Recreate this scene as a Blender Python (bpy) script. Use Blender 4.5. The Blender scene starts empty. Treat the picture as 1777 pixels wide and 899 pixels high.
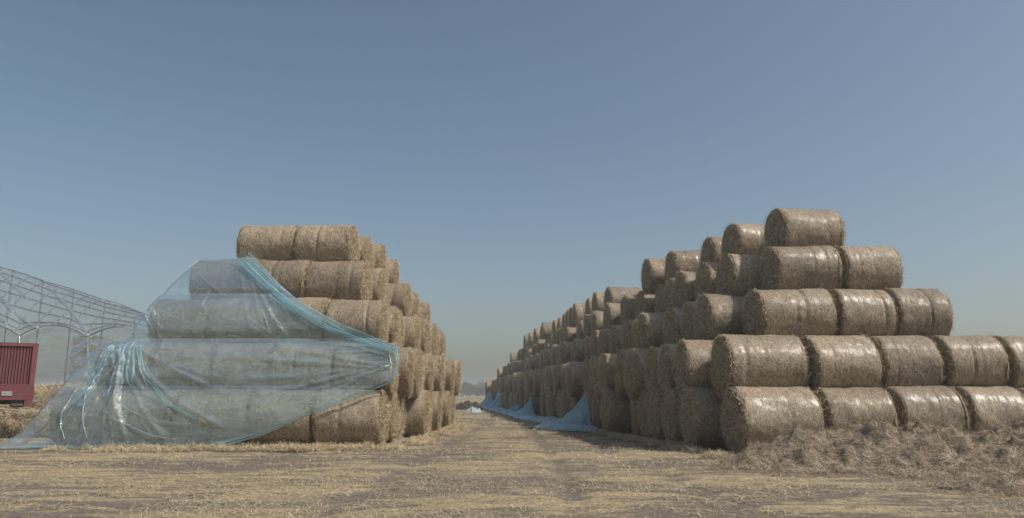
import bpy, math, random
import numpy as np
from mathutils import Vector, Matrix, Euler
R = math.radians
random.seed(7); rng = np.random.default_rng(7)
scene = bpy.context.scene
col = scene.collection

# ------------------------------------------------------------ camera, sky, sun, exposure
cam_d = bpy.data.cameras.new("camera"); cam = bpy.data.objects.new("camera", cam_d); col.objects.link(cam)
cam_d.sensor_width = 36.0; cam_d.lens = 36.0 * 1300 / 1777
cam_d.clip_end = 6000; cam_d.clip_start = 0.1
cam.location = (0, 0, 1.14); cam.rotation_euler = (R(90 + 10.18), 0, 0)
scene.camera = cam
SUN = Vector((0.75, -0.30, 1.0)).normalized()
world = bpy.data.worlds.new("World"); scene.world = world; world.use_nodes = True
wn = world.node_tree.nodes; wl = world.node_tree.links
sky = wn.new("ShaderNodeTexSky"); sky.sky_type = 'NISHITA'; sky.sun_disc = False
sky.sun_elevation = math.asin(SUN.z); sky.sun_rotation = math.atan2(SUN.x, SUN.y)
sky.altitude = 0; sky.air_density = 1.0; sky.dust_density = 2.8; sky.ozone_density = 0.45
bg = wn["Background"]; bg.inputs[1].default_value = 0.118
tint = wn.new("ShaderNodeMix"); tint.data_type = 'RGBA'; tint.blend_type = 'MULTIPLY'; tint.inputs[0].default_value = 1.0
tint.inputs[7].default_value = (1.03, 1.06, 1.02, 1)
wl.new(sky.outputs[0], tint.inputs[6]); wl.new(tint.outputs[2], bg.inputs[0])
sd = bpy.data.lights.new("sun", 'SUN'); sd.energy = 4.5; sd.angle = R(0.6); sd.color = (1.0, 0.93, 0.85)
so = bpy.data.objects.new("sun", sd); col.objects.link(so); so.rotation_euler = SUN.to_track_quat('Z', 'Y').to_euler()
so.location = (20, -10, 40)
scene.view_settings.view_transform = 'Standard'; scene.view_settings.look = 'None'
scene.view_settings.exposure = -0.25; scene.view_settings.gamma = 1.0
scene.view_settings.use_curve_mapping = False
scene.render.engine = 'CYCLES'
scene.cycles.transparent_max_bounces = 24; scene.cycles.max_bounces = 8
scene.cycles.volume_bounces = 1; scene.cycles.use_denoising = True

# ------------------------------------------------------------ helpers
def tag(o, label=None, cat=None, group=None, kind=None):
    if label: o["label"] = label
    if cat: o["category"] = cat
    if group: o["group"] = group
    if kind: o["kind"] = kind
    return o
def empty(name, loc=(0, 0, 0), rot=(0, 0, 0)):
    o = bpy.data.objects.new(name, None); col.objects.link(o); o.location = loc; o.rotation_euler = rot
    o.empty_display_size = .2
    return o
class MB:
    """collects arrays of vertices and faces, several material slots"""
    def __init__(s): s.v = []; s.f = []; s.n = 0; s.uv = []
    def add(s, V, F, mi=0, uv=None, smooth=True):
        V = np.asarray(V, float); F = np.asarray(F, int)
        s.v.append(V)
        if uv is None: uv = np.zeros((len(V), 2))
        s.uv.append(np.asarray(uv, float))
        s.f.append((F + s.n, mi, smooth)); s.n += len(V)
    def box(s, c, size, rot=None, mi=0):
        sx, sy, sz = [q / 2 for q in size]
        V = np.array([(x, y, z) for x in (-sx, sx) for y in (-sy, sy) for z in (-sz, sz)])
        if rot is not None: V = V @ np.array(rot.to_matrix()).T
        V = V + np.array(c)
        F = [(0, 1, 3, 2), (4, 6, 7, 5), (0, 4, 5, 1), (2, 3, 7, 6), (0, 2, 6, 4), (1, 5, 7, 3)]
        s.add(V, F, mi, smooth=False)
    def tube(s, pts, rad, n=6, mi=0):
        P = np.asarray(pts, float); m = len(P)
        rad = np.full(m, rad) if np.isscalar(rad) else np.asarray(rad)
        T = np.gradient(P, axis=0); T /= np.linalg.norm(T, axis=1)[:, None] + 1e-9
        up = np.array((0, 0, 1.)) if abs(T[0][2]) < .9 else np.array((1., 0, 0))
        A = np.cross(T, up); A /= np.linalg.norm(A, axis=1)[:, None] + 1e-9; B = np.cross(T, A)
        a = np.linspace(0, 2 * np.pi, n, endpoint=False)
        V = P[:, None] + rad[:, None, None] * (np.cos(a)[None, :, None] * A[:, None] + np.sin(a)[None, :, None] * B[:, None])
        s.add(V.reshape(-1, 3), grid_faces(m, n, True), mi)
        if n > 3:
            c0 = len(V.reshape(-1, 3))
            for e in (0, m - 1):
                ring = [e * n + k for k in range(n)]
                VV = np.vstack([P[e][None], V[e]])
                s.add(VV, [(0, 1 + k, 1 + (k + 1) % n, 1 + (k + 1) % n) for k in range(n)], mi)
    def build(s, name, mats, parent=None, data_only=False):
        me = bpy.data.meshes.new(name)
        V = np.vstack(s.v); UV = np.vstack(s.uv)
        F = []; M = []; S = []
        for f, mi, sm in s.f:
            F.append(f); M += [mi] * len(f); S += [sm] * len(f)
        if all(f.shape[1] == 4 for f in F):
            F = np.vstack(F); tri = F[:, 2] == F[:, 3]
            if not tri.any():
                me.vertices.add(len(V)); me.vertices.foreach_set("co", V.ravel())
                me.loops.add(F.size); me.loops.foreach_set("vertex_index", F.ravel())
                me.polygons.add(len(F)); me.polygons.foreach_set("loop_start", np.arange(0, F.size, 4))
                me.polygons.foreach_set("loop_total", np.full(len(F), 4))
            else:
                me.from_pydata(V.tolist(), [], [tuple(q[:3]) if q[2] == q[3] else tuple(q) for q in F.tolist()])
        else:
            me.from_pydata(V.tolist(), [], [tuple(q) for f in F for q in f.tolist()])
        me.update(calc_edges=True)
        me.polygons.foreach_set("material_index", np.array(M, dtype=np.int32))
        me.polygons.foreach_set("use_smooth", np.array(S, dtype=bool))
        ul = me.uv_layers.new(name="UVMap")
        li = np.empty(len(me.loops), dtype=np.int32); me.loops.foreach_get("vertex_index", li)
        ul.data.foreach_set("uv", UV[li].ravel())
        for m in (mats if isinstance(mats, (list, tuple)) else [mats]): me.materials.append(m)
        me.validate(); me.update()
        if data_only: return me
        o = bpy.data.objects.new(name, me); col.objects.link(o)
        if parent: o.parent = parent
        return o
def grid_faces(nu, nv, wrap=False):
    i, j = np.meshgrid(np.arange(nu - 1), np.arange(nv if wrap else nv - 1), indexing='ij')
    j2 = (j + 1) % nv
    return np.stack([i * nv + j, (i + 1) * nv + j, (i + 1) * nv + j2, i * nv + j2], -1).reshape(-1, 4)
def hash2(ix, iy, seed):
    h = (ix.astype(np.int64) * 374761393 + iy.astype(np.int64) * 668265263 + seed * 974711) & 0x7fffffff
    h = ((h ^ (h >> 13)) * 1274126177) & 0x7fffffff
    return ((h ^ (h >> 16)) & 0xffff) / 65535.0
def vnoise(x, y, seed=0):
    x = np.asarray(x, float); y = np.asarray(y, float)
    ix = np.floor(x); iy = np.floor(y); fx = x - ix; fy = y - iy
    fx = fx * fx * (3 - 2 * fx); fy = fy * fy * (3 - 2 * fy)
    a = hash2(ix, iy, seed); b = hash2(ix + 1, iy, seed); c = hash2(ix, iy + 1, seed); d = hash2(ix + 1, iy + 1, seed)
    return (a * (1 - fx) + b * fx) * (1 - fy) + (c * (1 - fx) + d * fx) * fy
def fbm(x, y, seed=0, o=4):
    r = 0; a = .5
    for k in range(o):
        r = r + a * (vnoise(x * 2 ** k, y * 2 ** k, seed + k * 17) - .5) * 2; a *= .5
    return r
def strands(mb, P, D, N, L, W, mi=0, bend=.25, seg=2):
    """thin curved straw blades: points P, directions D, normals N, lengths L, widths W"""
    n = len(P); D = D / (np.linalg.norm(D, axis=1)[:, None] + 1e-9)
    S = np.cross(D, N); S /= np.linalg.norm(S, axis=1)[:, None] + 1e-9
    b = rng.normal(0, bend, (n, 1)); b2 = rng.normal(0, bend * .6, (n, 1))
    u = rng.random(n); rows = []
    for k in range(seg + 1):
        t = k / seg - .5
        c = P + D * (t * L)[:, None] + (S * b + N * b2) * ((t * t - .08) * L)[:, None] * 2
        w = (W * (1 - .6 * abs(t * 2)))[:, None] * .5
        rows.append(np.stack([c - S * w, c + S * w], 1))
    V = np.stack(rows, 1).reshape(-1, 3)
    base = (np.arange(n) * (seg + 1) * 2)[:, None, None]
    q = np.array([[2 * k, 2 * k + 1, 2 * k + 3, 2 * k + 2] for k in range(seg)])[None]
    F = (base + q).reshape(-1, 4)
    uv = np.stack([np.repeat(u, (seg + 1) * 2), np.zeros(n * (seg + 1) * 2)], 1)
    mb.add(V, F, mi, uv, smooth=False)

# ------------------------------------------------------------ materials
class NT:
    def __init__(s, name):
        s.m = bpy.data.materials.new(name); s.m.use_nodes = True
        s.t = s.m.node_tree; s.n = s.t.nodes; s.l = s.t.links
        s.b = s.n["Principled BSDF"]; s.out = s.n["Material Output"]
    def node(s, typ, **k):
        x = s.n.new(typ)
        for a, v in k.items():
            if a.startswith("i_"):
                kk = a[2:]; kk = int(kk) if kk.isdigit() else kk.replace("_", " ")
                if isinstance(v, bpy.types.NodeSocket): s.l.new(v, x.inputs[kk])
                else: x.inputs[kk].default_value = v
            else: setattr(x, a, v)
        return x
    def noise(s, vec, scale, detail=4, rough=.55, dist=0):
        return s.node("ShaderNodeTexNoise", i_Vector=vec, i_Scale=scale, i_Detail=detail, i_Roughness=rough, i_Distortion=dist).outputs[0]
    def ramp(s, fac, stops):
        r = s.node("ShaderNodeValToRGB", i_Fac=fac); e = r.color_ramp.elements
        while len(e) < len(stops): e.new(.5)
        for k, (p, c) in enumerate(stops):
            e[k].position = p; e[k].color = (*c, 1) if len(c) == 3 else c
        return r.outputs[0]
    def mix(s, fac, a, b, mode='MIX'):
        x = s.node("ShaderNodeMix", data_type='RGBA', blend_type=mode)
        for k, v in ((0, fac), (6, a), (7, b)):
            if isinstance(v, bpy.types.NodeSocket): s.l.new(v, x.inputs[k])
            else: x.inputs[k].default_value = v if not isinstance(v, tuple) or len(v) == 4 else (*v, 1)
        return x.outputs[2]
    def math(s, op, a, b=0., c=0.):
        x = s.node("ShaderNodeMath", operation=op)
        for k, v in enumerate((a, b, c)):
            if isinstance(v, bpy.types.NodeSocket): s.l.new(v, x.inputs[k])
            else: x.inputs[k].default_value = v
        return x.outputs[0]
    def map(s, vec, scale=(1, 1, 1), rot=(0, 0, 0), loc=(0, 0, 0)):
        return s.node("ShaderNodeMapping", i_Vector=vec, i_Scale=scale, i_Rotation=rot, i_Location=loc).outputs[0]
    def bump(s, h, strength, dist, normal=None):
        x = s.node("ShaderNodeBump", i_Height=h, i_Strength=strength, i_Distance=dist)
        if normal is not None: s.l.new(normal, x.inputs["Normal"])
        return x.outputs[0]
    def set(s, **k):
        for a, v in k.items():
            a = a.replace("_", " ")
            if isinstance(v, bpy.types.NodeSocket): s.l.new(v, s.b.inputs[a])
            else: s.b.inputs[a].default_value = v if not isinstance(v, tuple) or len(v) == 4 else (*v, 1)
        return s.m

def mat_net():
    t = NT("net_wrapped_straw"); uv = t.node("ShaderNodeTexCoord").outputs["UV"]
    rnd = t.node("ShaderNodeObjectInfo").outputs["Random"]
    off = t.node("ShaderNodeCombineXYZ", i_X=t.math('MULTIPLY', rnd, 37.), i_Y=t.math('MULTIPLY', rnd, 91.)).outputs[0]
    vec = t.node("ShaderNodeVectorMath", operation='ADD', i_0=uv, i_1=off).outputs[0]
    f1 = t.noise(t.map(vec, (14, 62, 1), (0, 0, .35)), 1.0, 4, .6, .6)
    f2 = t.noise(t.map(vec, (16, 70, 1), (0, 0, -.55)), 1.0, 4, .6, .8)
    f3 = t.noise(t.map(vec, (60, 22, 1), (0, 0, .2)), 1.0, 3, .6, .6)
    fib = t.math('MULTIPLY', t.math('ADD', t.math('ADD', f1, f2), f3), .3333)
    big = t.noise(vec, 2.2, 4, .6, .3)
    mot = t.noise(t.map(vec, (13, 19, 1), (0, 0, .5)), 1.0, 4, .7, 1.5)
    fib = t.math('ADD', t.math('MULTIPLY', fib, .62), t.math('MULTIPLY', mot, .38))
    c = t.ramp(fib, [(.37, (.055, .04, .027)), (.45, (.175, .138, .092)), (.53, (.31, .25, .172)), (.63, (.56, .475, .345))])
    tone = t.ramp(big, [(.3, (.76, .74, .72)), (.55, (1, 1, 1)), (.75, (1.12, 1.05, .92))])
    c = t.mix(1.0, c, tone, 'MULTIPLY')
    # darker weathered strips running round the bale, and small damp spots
    st = t.noise(t.map(vec, (.9, 9, 1)), 1.0, 3, .6)
    c = t.mix(t.ramp(st, [(.62, (0, 0, 0)), (.74, (.5, .5, .5))]), c, (.13, .095, .06))
    sp = t.noise(vec, 5.0, 2, .5)
    c = t.mix(t.ramp(sp, [(.72, (0, 0, 0)), (.80, (.6, .6, .6))]), c, (.09, .07, .045))
    v = t.node("ShaderNodeHueSaturation", i_Hue=.5, i_Saturation=1.0, i_Color=c,
               i_Value=t.node("ShaderNodeMapRange", i_Value=rnd, i_3=.78, i_4=1.2).outputs[0]).outputs[0]
    # plastic net: fine mesh that catches the light in patches
    net = t.noise(t.map(vec, (2.2, 5, 1)), 1.6, 4, .65)
    coat = t.math('MULTIPLY', t.ramp(net, [(.40, (.05, .05, .05)), (.64, (.8, .8, .8))]), t.node('ShaderNodeMapRange', i_Value=t.math('FRACT', t.math('MULTIPLY', rnd, 7.3)), i_3=.25, i_4=1.).outputs[0])
    nrm = t.bump(fib, .8, .02, t.bump(big, .5, .05))
    return t.set(Base_Color=v, Roughness=.62, Normal=nrm, Coat_Weight=coat, Coat_Roughness=.27,
                 Coat_Normal=t.bump(fib, .8, .010), Coat_IOR=1.6, Specular_IOR_Level=.3)
def mat_end():
    t = NT("loose_straw_mass"); tc = t.node("ShaderNodeTexCoord").outputs["Object"]
    rnd = t.node("ShaderNodeObjectInfo").outputs["Random"]
    vec = t.node("ShaderNodeVectorMath", operation='ADD', i_0=tc, i_1=t.node("ShaderNodeCombineXYZ", i_X=t.math('MULTIPLY', rnd, 30.)).outputs[0]).outputs[0]
    f1 = t.noise(t.map(vec, (30, 12, 50), (.4, 0, 0)), 1, 4, .65, 1.2)
    f2 = t.noise(t.map(vec, (30, 50, 12), (.7, 0, 0)), 1, 4, .65, 1.2)
    fib = t.math('MULTIPLY', t.math('ADD', f1, f2), .5)
    big = t.noise(vec, 4.5, 4, .6, .4)
    c = t.ramp(fib, [(.36, (.045, .033, .02)), (.45, (.185, .14, .088)), (.54, (.35, .28, .18)), (.66, (.60, .50, .345))])
    c = t.mix(1.0, c, t.ramp(big, [(.32, (.62, .57, .52)), (.55, (1, 1, 1)), (.75, (1.12, 1.03, .85))]), 'MULTIPLY')
    return t.set(Base_Color=c, Roughness=.85, Normal=t.bump(fib, 1.0, .035, t.bump(big, .6, .08)), Specular_IOR_Level=.2)
def mat_blade(name, cols, rough=.6):
    t = NT(name); u = t.node("ShaderNodeSeparateXYZ", i_0=t.node("ShaderNodeTexCoord").outputs["UV"]).outputs[0]
    n = len(cols); c = t.ramp(u, [(k / (n - 1), q) for k, q in enumerate(cols)])
    return t.set(Base_Color=c, Roughness=rough, Specular_IOR_Level=.35)
def mat_ground():
    t = NT("straw_littered_earth"); p = t.node("ShaderNodeNewGeometry").outputs["Position"]
    sep0 = t.node("ShaderNodeSeparateXYZ", i_0=p)
    big = t.noise(t.map(p, (.25, .55, 1)), 1, 5, .6, .5)
    mid = t.noise(t.map(p, (1.0, 2.6, 1)), 1, 5, .65, .8)
    f1 = t.noise(t.map(p, (9, 42, 1), (0, 0, .25)), 1, 4, .65, 1.0)
    f2 = t.noise(t.map(p, (30, 13, 1), (0, 0, -.5)), 1, 4, .65, 1.0)
    fib = t.math('MULTIPLY', t.math('ADD', f1, f2), .5)
    straw = t.ramp(fib, [(.36, (.12, .092, .055)), (.46, (.26, .21, .13)), (.56, (.40, .33, .205)), (.68, (.58, .49, .32))])
    soil = t.ramp(fib, [(.37, (.07, .058, .048)), (.52, (.165, .138, .11)), (.66, (.29, .245, .19))])
    rut = t.node('ShaderNodeMapRange', i_Value=sep0.outputs[2], i_1=-.07, i_2=-.015).outputs[0]
    cov = t.math('ADD', t.math('MULTIPLY', big, .55), t.math('MULTIPLY', mid, .6))
    cov = t.math('SUBTRACT', cov, t.math('MULTIPLY', t.math('SUBTRACT', 1., rut), .10))
    near = t.mix(t.ramp(cov, [(.53, (0, 0, 0)), (.62, (1, 1, 1))]), soil, straw)
    sep = t.node("ShaderNodeSeparateXYZ", i_0=p)
    fld = t.noise(t.map(p, (.004, .045, 1)), 1, 4, .6)
    far = t.ramp(fld, [(.36, (.10, .105, .06)), (.47, (.20, .18, .11)), (.6, (.31, .27, .17))])
    fm = t.node("ShaderNodeMapRange", i_Value=sep.outputs[1], i_1=62., i_2=80.).outputs[0]
    c = t.mix(fm, near, far)
    return t.set(Base_Color=c, Roughness=.95, Specular_IOR_Level=.12, Normal=t.bump(fib, .7, .03, t.bump(mid, .7, .09)))
def mat_film(name, tint, body, lo, hi, rough=.16, spec=.12):
    """thin plastic sheet: mostly see-through, more opaque when seen edge-on, glossy"""
    t = NT(name); t.n.remove(t.b)
    p = t.node("ShaderNodeNewGeometry").outputs["Position"]
    wr = t.noise(t.map(p, (1.2, 1.2, 2.5), (.3, .2, .5)), 2.0, 5, .6, 1.2)
    nrm = t.bump(wr, .7, .06)
    tr = t.node("ShaderNodeBsdfTransparent", i_0=(*tint, 1)).outputs[0]
    df = t.node("ShaderNodeBsdfDiffuse", i_Color=(*body, 1), i_Normal=nrm).outputs[0]
    tl = t.node("ShaderNodeBsdfTranslucent", i_Color=(*body, 1), i_Normal=nrm).outputs[0]
    bd = t.node("ShaderNodeMixShader", i_0=.5, i_1=df, i_2=tl).outputs[0]
    lw = t.node("ShaderNodeLayerWeight", i_Blend=.35).outputs["Facing"]
    ns = t.noise(t.map(p, (.9, .9, 2.2)), 1.1, 4, .6, .6)
    fac = t.math('ADD', t.node("ShaderNodeMapRange", i_Value=ns, i_1=.3, i_2=.7, i_3=lo, i_4=hi).outputs[0], t.math('MULTIPLY', t.math('POWER', lw, 2.), .4))
    a = t.node("ShaderNodeMixShader", i_0=t.math('MINIMUM', fac, .97), i_1=tr, i_2=bd).outputs[0]
    gl = t.node("ShaderNodeBsdfGlossy", i_Color=(1, 1, 1, 1), i_Roughness=rough, i_Normal=nrm).outputs[0]
    fr = t.math('MULTIPLY', t.node("ShaderNodeFresnel", i_0=1.5, i_Normal=nrm).outputs[0], spec * 8)
    b = t.node("ShaderNodeMixShader", i_0=t.math('MINIMUM', fr, .8), i_1=a, i_2=gl).outputs[0]
    t.l.new(b, t.out.inputs[0]); return t.m
def mat_paint(name, c, c2, rough=.5, metallic=0, scale=3.):
    t = NT(name); p = t.node("ShaderNodeTexCoord").outputs["Object"]
    n = t.noise(p, scale, 6, .65, .4)
    cc = t.ramp(n, [(.35, c2), (.55, c), (.8, tuple(min(1, q * 1.25) for q in c))])
    return t.set(Base_Color=cc, Roughness=rough, Metallic=metallic, Normal=t.bump(n, .2, .01))
def mat_leaf():
    t = NT("tree_leaves"); u = t.node("ShaderNodeSeparateXYZ", i_0=t.node("ShaderNodeTexCoord").outputs["UV"]).outputs[0]
    c = t.ramp(u, [(0, (.028, .045, .018)), (.5, (.05, .08, .03)), (1, (.09, .12, .045))])
    return t.set(Base_Color=c, Roughness=.7, Specular_IOR_Level=.2)

M_net = mat_net(); M_end = mat_end()
M_blade = mat_blade("straw_blades", [(.24, .175, .095), (.44, .35, .215), (.56, .46, .30), (.74, .65, .47)])
M_gblade = mat_blade("ground_straw_blades", [(.20, .155, .095), (.40, .325, .20), (.50, .42, .27), (.70, .62, .44)])
M_hblade = mat_blade("heap_straw_blades", [(.15, .11, .075), (.32, .25, .17), (.44, .36, .26), (.68, .61, .48)])
M_heap = NT("heap_straw"); 
def mat_heap():
    t = M_heap; p = t.node("ShaderNodeNewGeometry").outputs["Position"]
    f1 = t.noise(t.map(p, (14, 50, 40), (0, 0, .6)), 1, 4, .65, 1.4); f2 = t.noise(t.map(p, (50, 14, 40), (0, 0, .4)), 1, 4, .65, 1.4)
    fib = t.math('MULTIPLY', t.math('ADD', f1, f2), .5); big = t.noise(p, 3.5, 4, .6, .4)
    c = t.ramp(fib, [(.38, (.06, .045, .032)), (.47, (.18, .138, .095)), (.55, (.31, .245, .17)), (.66, (.52, .44, .33))])
    c = t.mix(1.0, c, t.ramp(big, [(.32, (.6, .56, .52)), (.55, (1, 1, 1)), (.75, (1.15, 1.08, .95))]), 'MULTIPLY')
    return t.set(Base_Color=c, Roughness=.9, Specular_IOR_Level=.15, Normal=t.bump(fib, 1., .04))
M_heap = mat_heap()
M_ground = mat_ground()
M_film = mat_film("blue_plastic_film", (.85, .95, .965), (.72, .87, .90), .15, .37, .15, .06)
M_fold = mat_film("gathered_blue_film", (.78, .92, .96), (.50, .72, .80), .20, .44, .2, .08)
M_crease = mat_film("film_creases", (.90, .96, .98), (.62, .74, .78), .25, .5, .10, .30)
M_sheet = mat_film("crumpled_blue_sheet", (.7, .85, .92), (.42, .67, .80), .6, .9, .25, .06)
M_gfilm = mat_film("greenhouse_film", (.88, .92, .93), (.44, .50, .52), 0.16, .42, .12, .12)
M_gstreak = mat_film("greenhouse_highlight_streaks", (.95, .97, .98), (.88, .92, .93), .8, .95, .15, .2)  # near-white body colour stands in for reflections on the film strips
M_gsheet = mat_film("hanging_grey_film", (.85, .88, .88), (.42, .43, .41), .45, .65, .16, .12)
M_steel = mat_paint("galvanised_tube", (.24, .27, .29), (.16, .18, .20), .45, .3)
M_red = mat_paint("faded_red_paint", (.14, .030, .042), (.12, .06, .05), .6, 0, 3.5)
M_reddark = mat_paint("dusty_red_paint", (.16, .045, .05), (.14, .04, .035), .65, 0, 4)
M_black = mat_paint("dusty_rubber", (.035, .033, .030), (.06, .052, .042), .85, 0, 6)
M_dark = mat_paint("dark_chassis_paint", (.045, .04, .038), (.08, .065, .05), .7, 0, 5)
M_conc = mat_paint("weathered_grey_concrete", (.24, .235, .22), (.15, .145, .13), .9, 0, 5)
M_grey = mat_paint("grey_plate", (.28, .27, .26), (.2, .18, .17), .6, 0, 8)
M_soil = mat_paint("dark_soil", (.045, .04, .03), (.025, .025, .018), .95, 0, 1.5)
M_white = mat_film("white_plastic", (.9, .95, 1.), (.68, .76, .84), .85, .95, .3, .06)
M_bark = mat_paint("bark", (.09, .07, .05), (.05, .04, .03), .9)
M_leaf = mat_leaf()
M_rope = mat_paint("pale_rope", (.6, .57, .5), (.45, .42, .36), .8)

# ------------------------------------------------------------ ground
def warp(n, lo, hi, p):
    t = np.linspace(-1, 1, n); s = np.sign(t) * np.abs(t) ** p
    return np.where(s < 0, -s * lo, s * hi)
def ground_z(x, y):
    near = np.clip(1 - (np.hypot(x, y - 10) - 15) / 50, 0, 1)
    return near * (-.045 * sum(np.exp(-((x - c - .5 * np.sin(y * .09 + c)) / .16) ** 2) for c in (-1.5, .25, -4.4, 2.2)) + .05 * fbm(x * .35, y * .6, 3) + .022 * fbm(x * 1.6, y * 3.2, 9, 3) - .02)
gx = warp(321, -1500, 1500, 3.2); gy = warp(321, -60, 3500, 3.2) + 9
X, Y = np.meshgrid(gx, gy, indexing='ij'); Z = ground_z(X, Y)
g = MB(); g.add(np.stack([X, Y, Z], -1).reshape(-1, 3), grid_faces(len(gx), len(gy)))
tag(g.build("ground", M_ground), kind="structure")

# ------------------------------------------------------------ straw bales
BL, BR = 1.38, .628
def bale_parts(seed):
    rs = np.random.default_rng(seed); out = []
    na, nx = 96, 34
    a = np.linspace(0, 2 * np.pi, na, endpoint=False)
    ph = rs.random(12) * 6.28
    def radius(x, a):
        r = BR + .012 * np.sin(2 * a + ph[0]) + .007 * np.sin(3 * a + ph[1] + x * 1.5) + .006 * np.sin(5 * a + ph[2] - x * 3)
        r = r + .024 * fbm(a * 1.6 + 40, x * 2 + seed * 5, seed) + .006 * fbm(a * 7 + 10, x * 7, seed + 3)
        for k in range(3):
            xc = cre[k]; r = r - crd[k] * np.exp(-((x - xc - .03 * np.sin(a + ph[3 + k])) / .022) ** 2) * (.35 + .65 * np.clip(np.sin(a + ph[6 + k]) + .4, 0, 1))
        e = np.clip((np.abs(x) - (BL / 2 - .09)) / .09, 0, 1.3)
        return r - .034 * e ** 2.4
    cre = rs.uniform(-.45, .45, 3); crd = rs.uniform(.002, .02, 3); crd[0] = rs.uniform(.012, .05)
    xs = np.linspace(-BL / 2 + .035, BL / 2 - .035, nx)
    Xg, A = np.meshgrid(xs, np.append(a, 2 * np.pi), indexing='ij')
    r = radius(Xg, np.mod(A, 2 * np.pi)); r[:, -1] = r[:, 0]
    V = np.stack([Xg, r * np.cos(A), r * np.sin(A)], -1).reshape(-1, 3)
    uv = np.stack([A * BR, Xg], -1).reshape(-1, 2)
    m = MB(); m.add(V, grid_faces(nx, na + 1), 0, uv)
    n = 420; aa = rs.random(n) * 6.2832; xx = rs.uniform(-BL / 2 + .02, BL / 2 - .02, n)
    xx = np.where(rs.random(n) < .35, np.sign(xx) * (BL / 2 - np.abs(rs.normal(0, .05, n))), xx)
    rr = radius(xx, aa) + rs.uniform(.001, .012, n)
    N = np.stack([0 * aa, np.cos(aa), np.sin(aa)], 1); T = np.stack([0 * aa, -np.sin(aa), np.cos(aa)], 1)
    ang = rs.normal(0, .9, n)[:, None]
    D = T * np.cos(ang) + np.array([[1, 0, 0]]) * np.sin(ang) + N * rs.normal(.03, .13, n)[:, None]
    strands(m, np.stack([xx, rr * np.cos(aa), rr * np.sin(aa)], 1), D, N, rs.uniform(.04, .15, n), rs.uniform(.003, .007, n), 1)
    out.append(m.build("net_wrap", [M_net, M_blade], data_only=True))
    for sgn in (-1, 1):
        m = MB(); T_ = np.concatenate([np.linspace(.0, .93, 13), [.975]]); rows = []
        jag = .03 + .05 * vnoise(np.cos(a) * 7 + 20, np.sin(a) * 7 + 20, seed + 50) ** 1.5
        for t in T_:
            rim = radius(np.full(na, BL / 2), a)
            rr_ = t * rim
            bul = .055 * (1 - t ** 3) + (.03 * fbm(rr_ * np.cos(a) * 6 + 9, rr_ * np.sin(a) * 6 + 9, seed + 7 + sgn) + .015 * fbm(rr_ * np.cos(a) * 22 + 9, rr_ * np.sin(a) * 22 + 9, seed + 27 + sgn, 2)) * (1 - .4 * t)
            # rolled spiral ridge
            bul = bul + .010 * np.sin((rr_ / BR) * 38 + a)
            rows.append(np.stack([sgn * (BL / 2 + bul), rr_ * np.cos(a), rr_ * np.sin(a)], 1))
        for q, add in ((.010, .004), (-.015, .004), (-1, -.006)):
            xx_ = BL / 2 + q if q > -1 else BL / 2 - jag
            rr_ = radius(xx_ if q == -1 else np.full(na, xx_), a) + add + .014 * (vnoise(np.cos(a) * 8 + 30, np.sin(a) * 8 + 30, seed + 5) - .3)
            rows.append(np.stack([np.broadcast_to(sgn * xx_, (na,)), rr_ * np.cos(a), rr_ * np.sin(a)], 1))
        V = np.stack(rows).reshape(-1, 3); Fg = grid_faces(len(rows), na, True)
        if sgn < 0: Fg = Fg[:, ::-1]
        m.add(V, Fg, 0)
        n = 750; rr = BR * np.sqrt(rs.random(n)); aa = rs.random(n) * 6.2832
        N = np.tile([[sgn, 0., 0.]], (n, 1)); Tt = np.stack([0 * aa, -np.sin(aa), np.cos(aa)], 1); Rr = np.stack([0 * aa, np.cos(aa), np.sin(aa)], 1)
        ang = rs.normal(0, .8, n)[:, None]
        D = Tt * np.cos(ang) + Rr * np.sin(ang) + N * rs.normal(0, .5, n)[:, None]
        P = np.stack([sgn * (BL / 2 + .06 * (1 - (rr / BR) ** 3) + rs.uniform(0, .035, n)), rr * np.cos(aa), rr * np.sin(aa)], 1)
        strands(m, P, D, N, rs.uniform(.05, .2, n), rs.uniform(.004, .009, n), 1, .3)
        n = 300; aa = rs.random(n) * 6.2832; Rr = np.stack([0 * aa, np.cos(aa), np.sin(aa)], 1); Tt = np.stack([0 * aa, -np.sin(aa), np.cos(aa)], 1)
        D = Rr * rs.normal(.35, .5, n)[:, None] + Tt * rs.normal(0, .9, n)[:, None] + np.array([[sgn, 0, 0]]) * rs.normal(.2, .6, n)[:, None]
        xx = BL / 2 - .02 + rs.normal(0, .03, n)
        P = np.stack([sgn * xx, 0 * aa, 0 * aa], 1) + Rr * (BR - .03 + rs.uniform(-.02, .04, n))[:, None]
        strands(m, P, D, Rr, rs.uniform(.05, .16, n), rs.uniform(.003, .008, n), 1, .4)
        out.append(m.build("straw_end", [M_end, M_blade], data_only=True))
    return out
VAR = [bale_parts(s) for s in range(11, 17)]
protos = []
for v in VAR:
    root = bpy.data.objects.new("round_straw_bale", None); root.empty_display_size = .3
    ch = [bpy.data.objects.new("net_wrap", v[0]), bpy.data.objects.new("straw_end", v[1]), bpy.data.objects.new("straw_end", v[2])]
    protos.append((root, ch))
BALES = []
def bale(x, y, z, yaw, label, group, ln=1.0, dia=1.0, tilt=0., small=False):
    """x is the bale's centre"""
    root, ch = random.choice(protos)
    r = root.copy(); col.objects.link(r)
    roll = random.random() * 6.283; flip = math.pi if random.random() < .5 else 0
    r.matrix_world = Matrix.Translation((x, y, z)) @ Matrix.Rotation(yaw + flip, 4, 'Z') @ Matrix.Rotation(tilt, 4, 'Y') @ Matrix.Rotation(roll, 4, 'X') @ Matrix.Diagonal((ln, dia, dia, 1))
    for c in ch:
        k = c.copy(); col.objects.link(k); k.parent = r
    tag(r, label, "straw bale", group); BALES.append(r)
    return r
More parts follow.
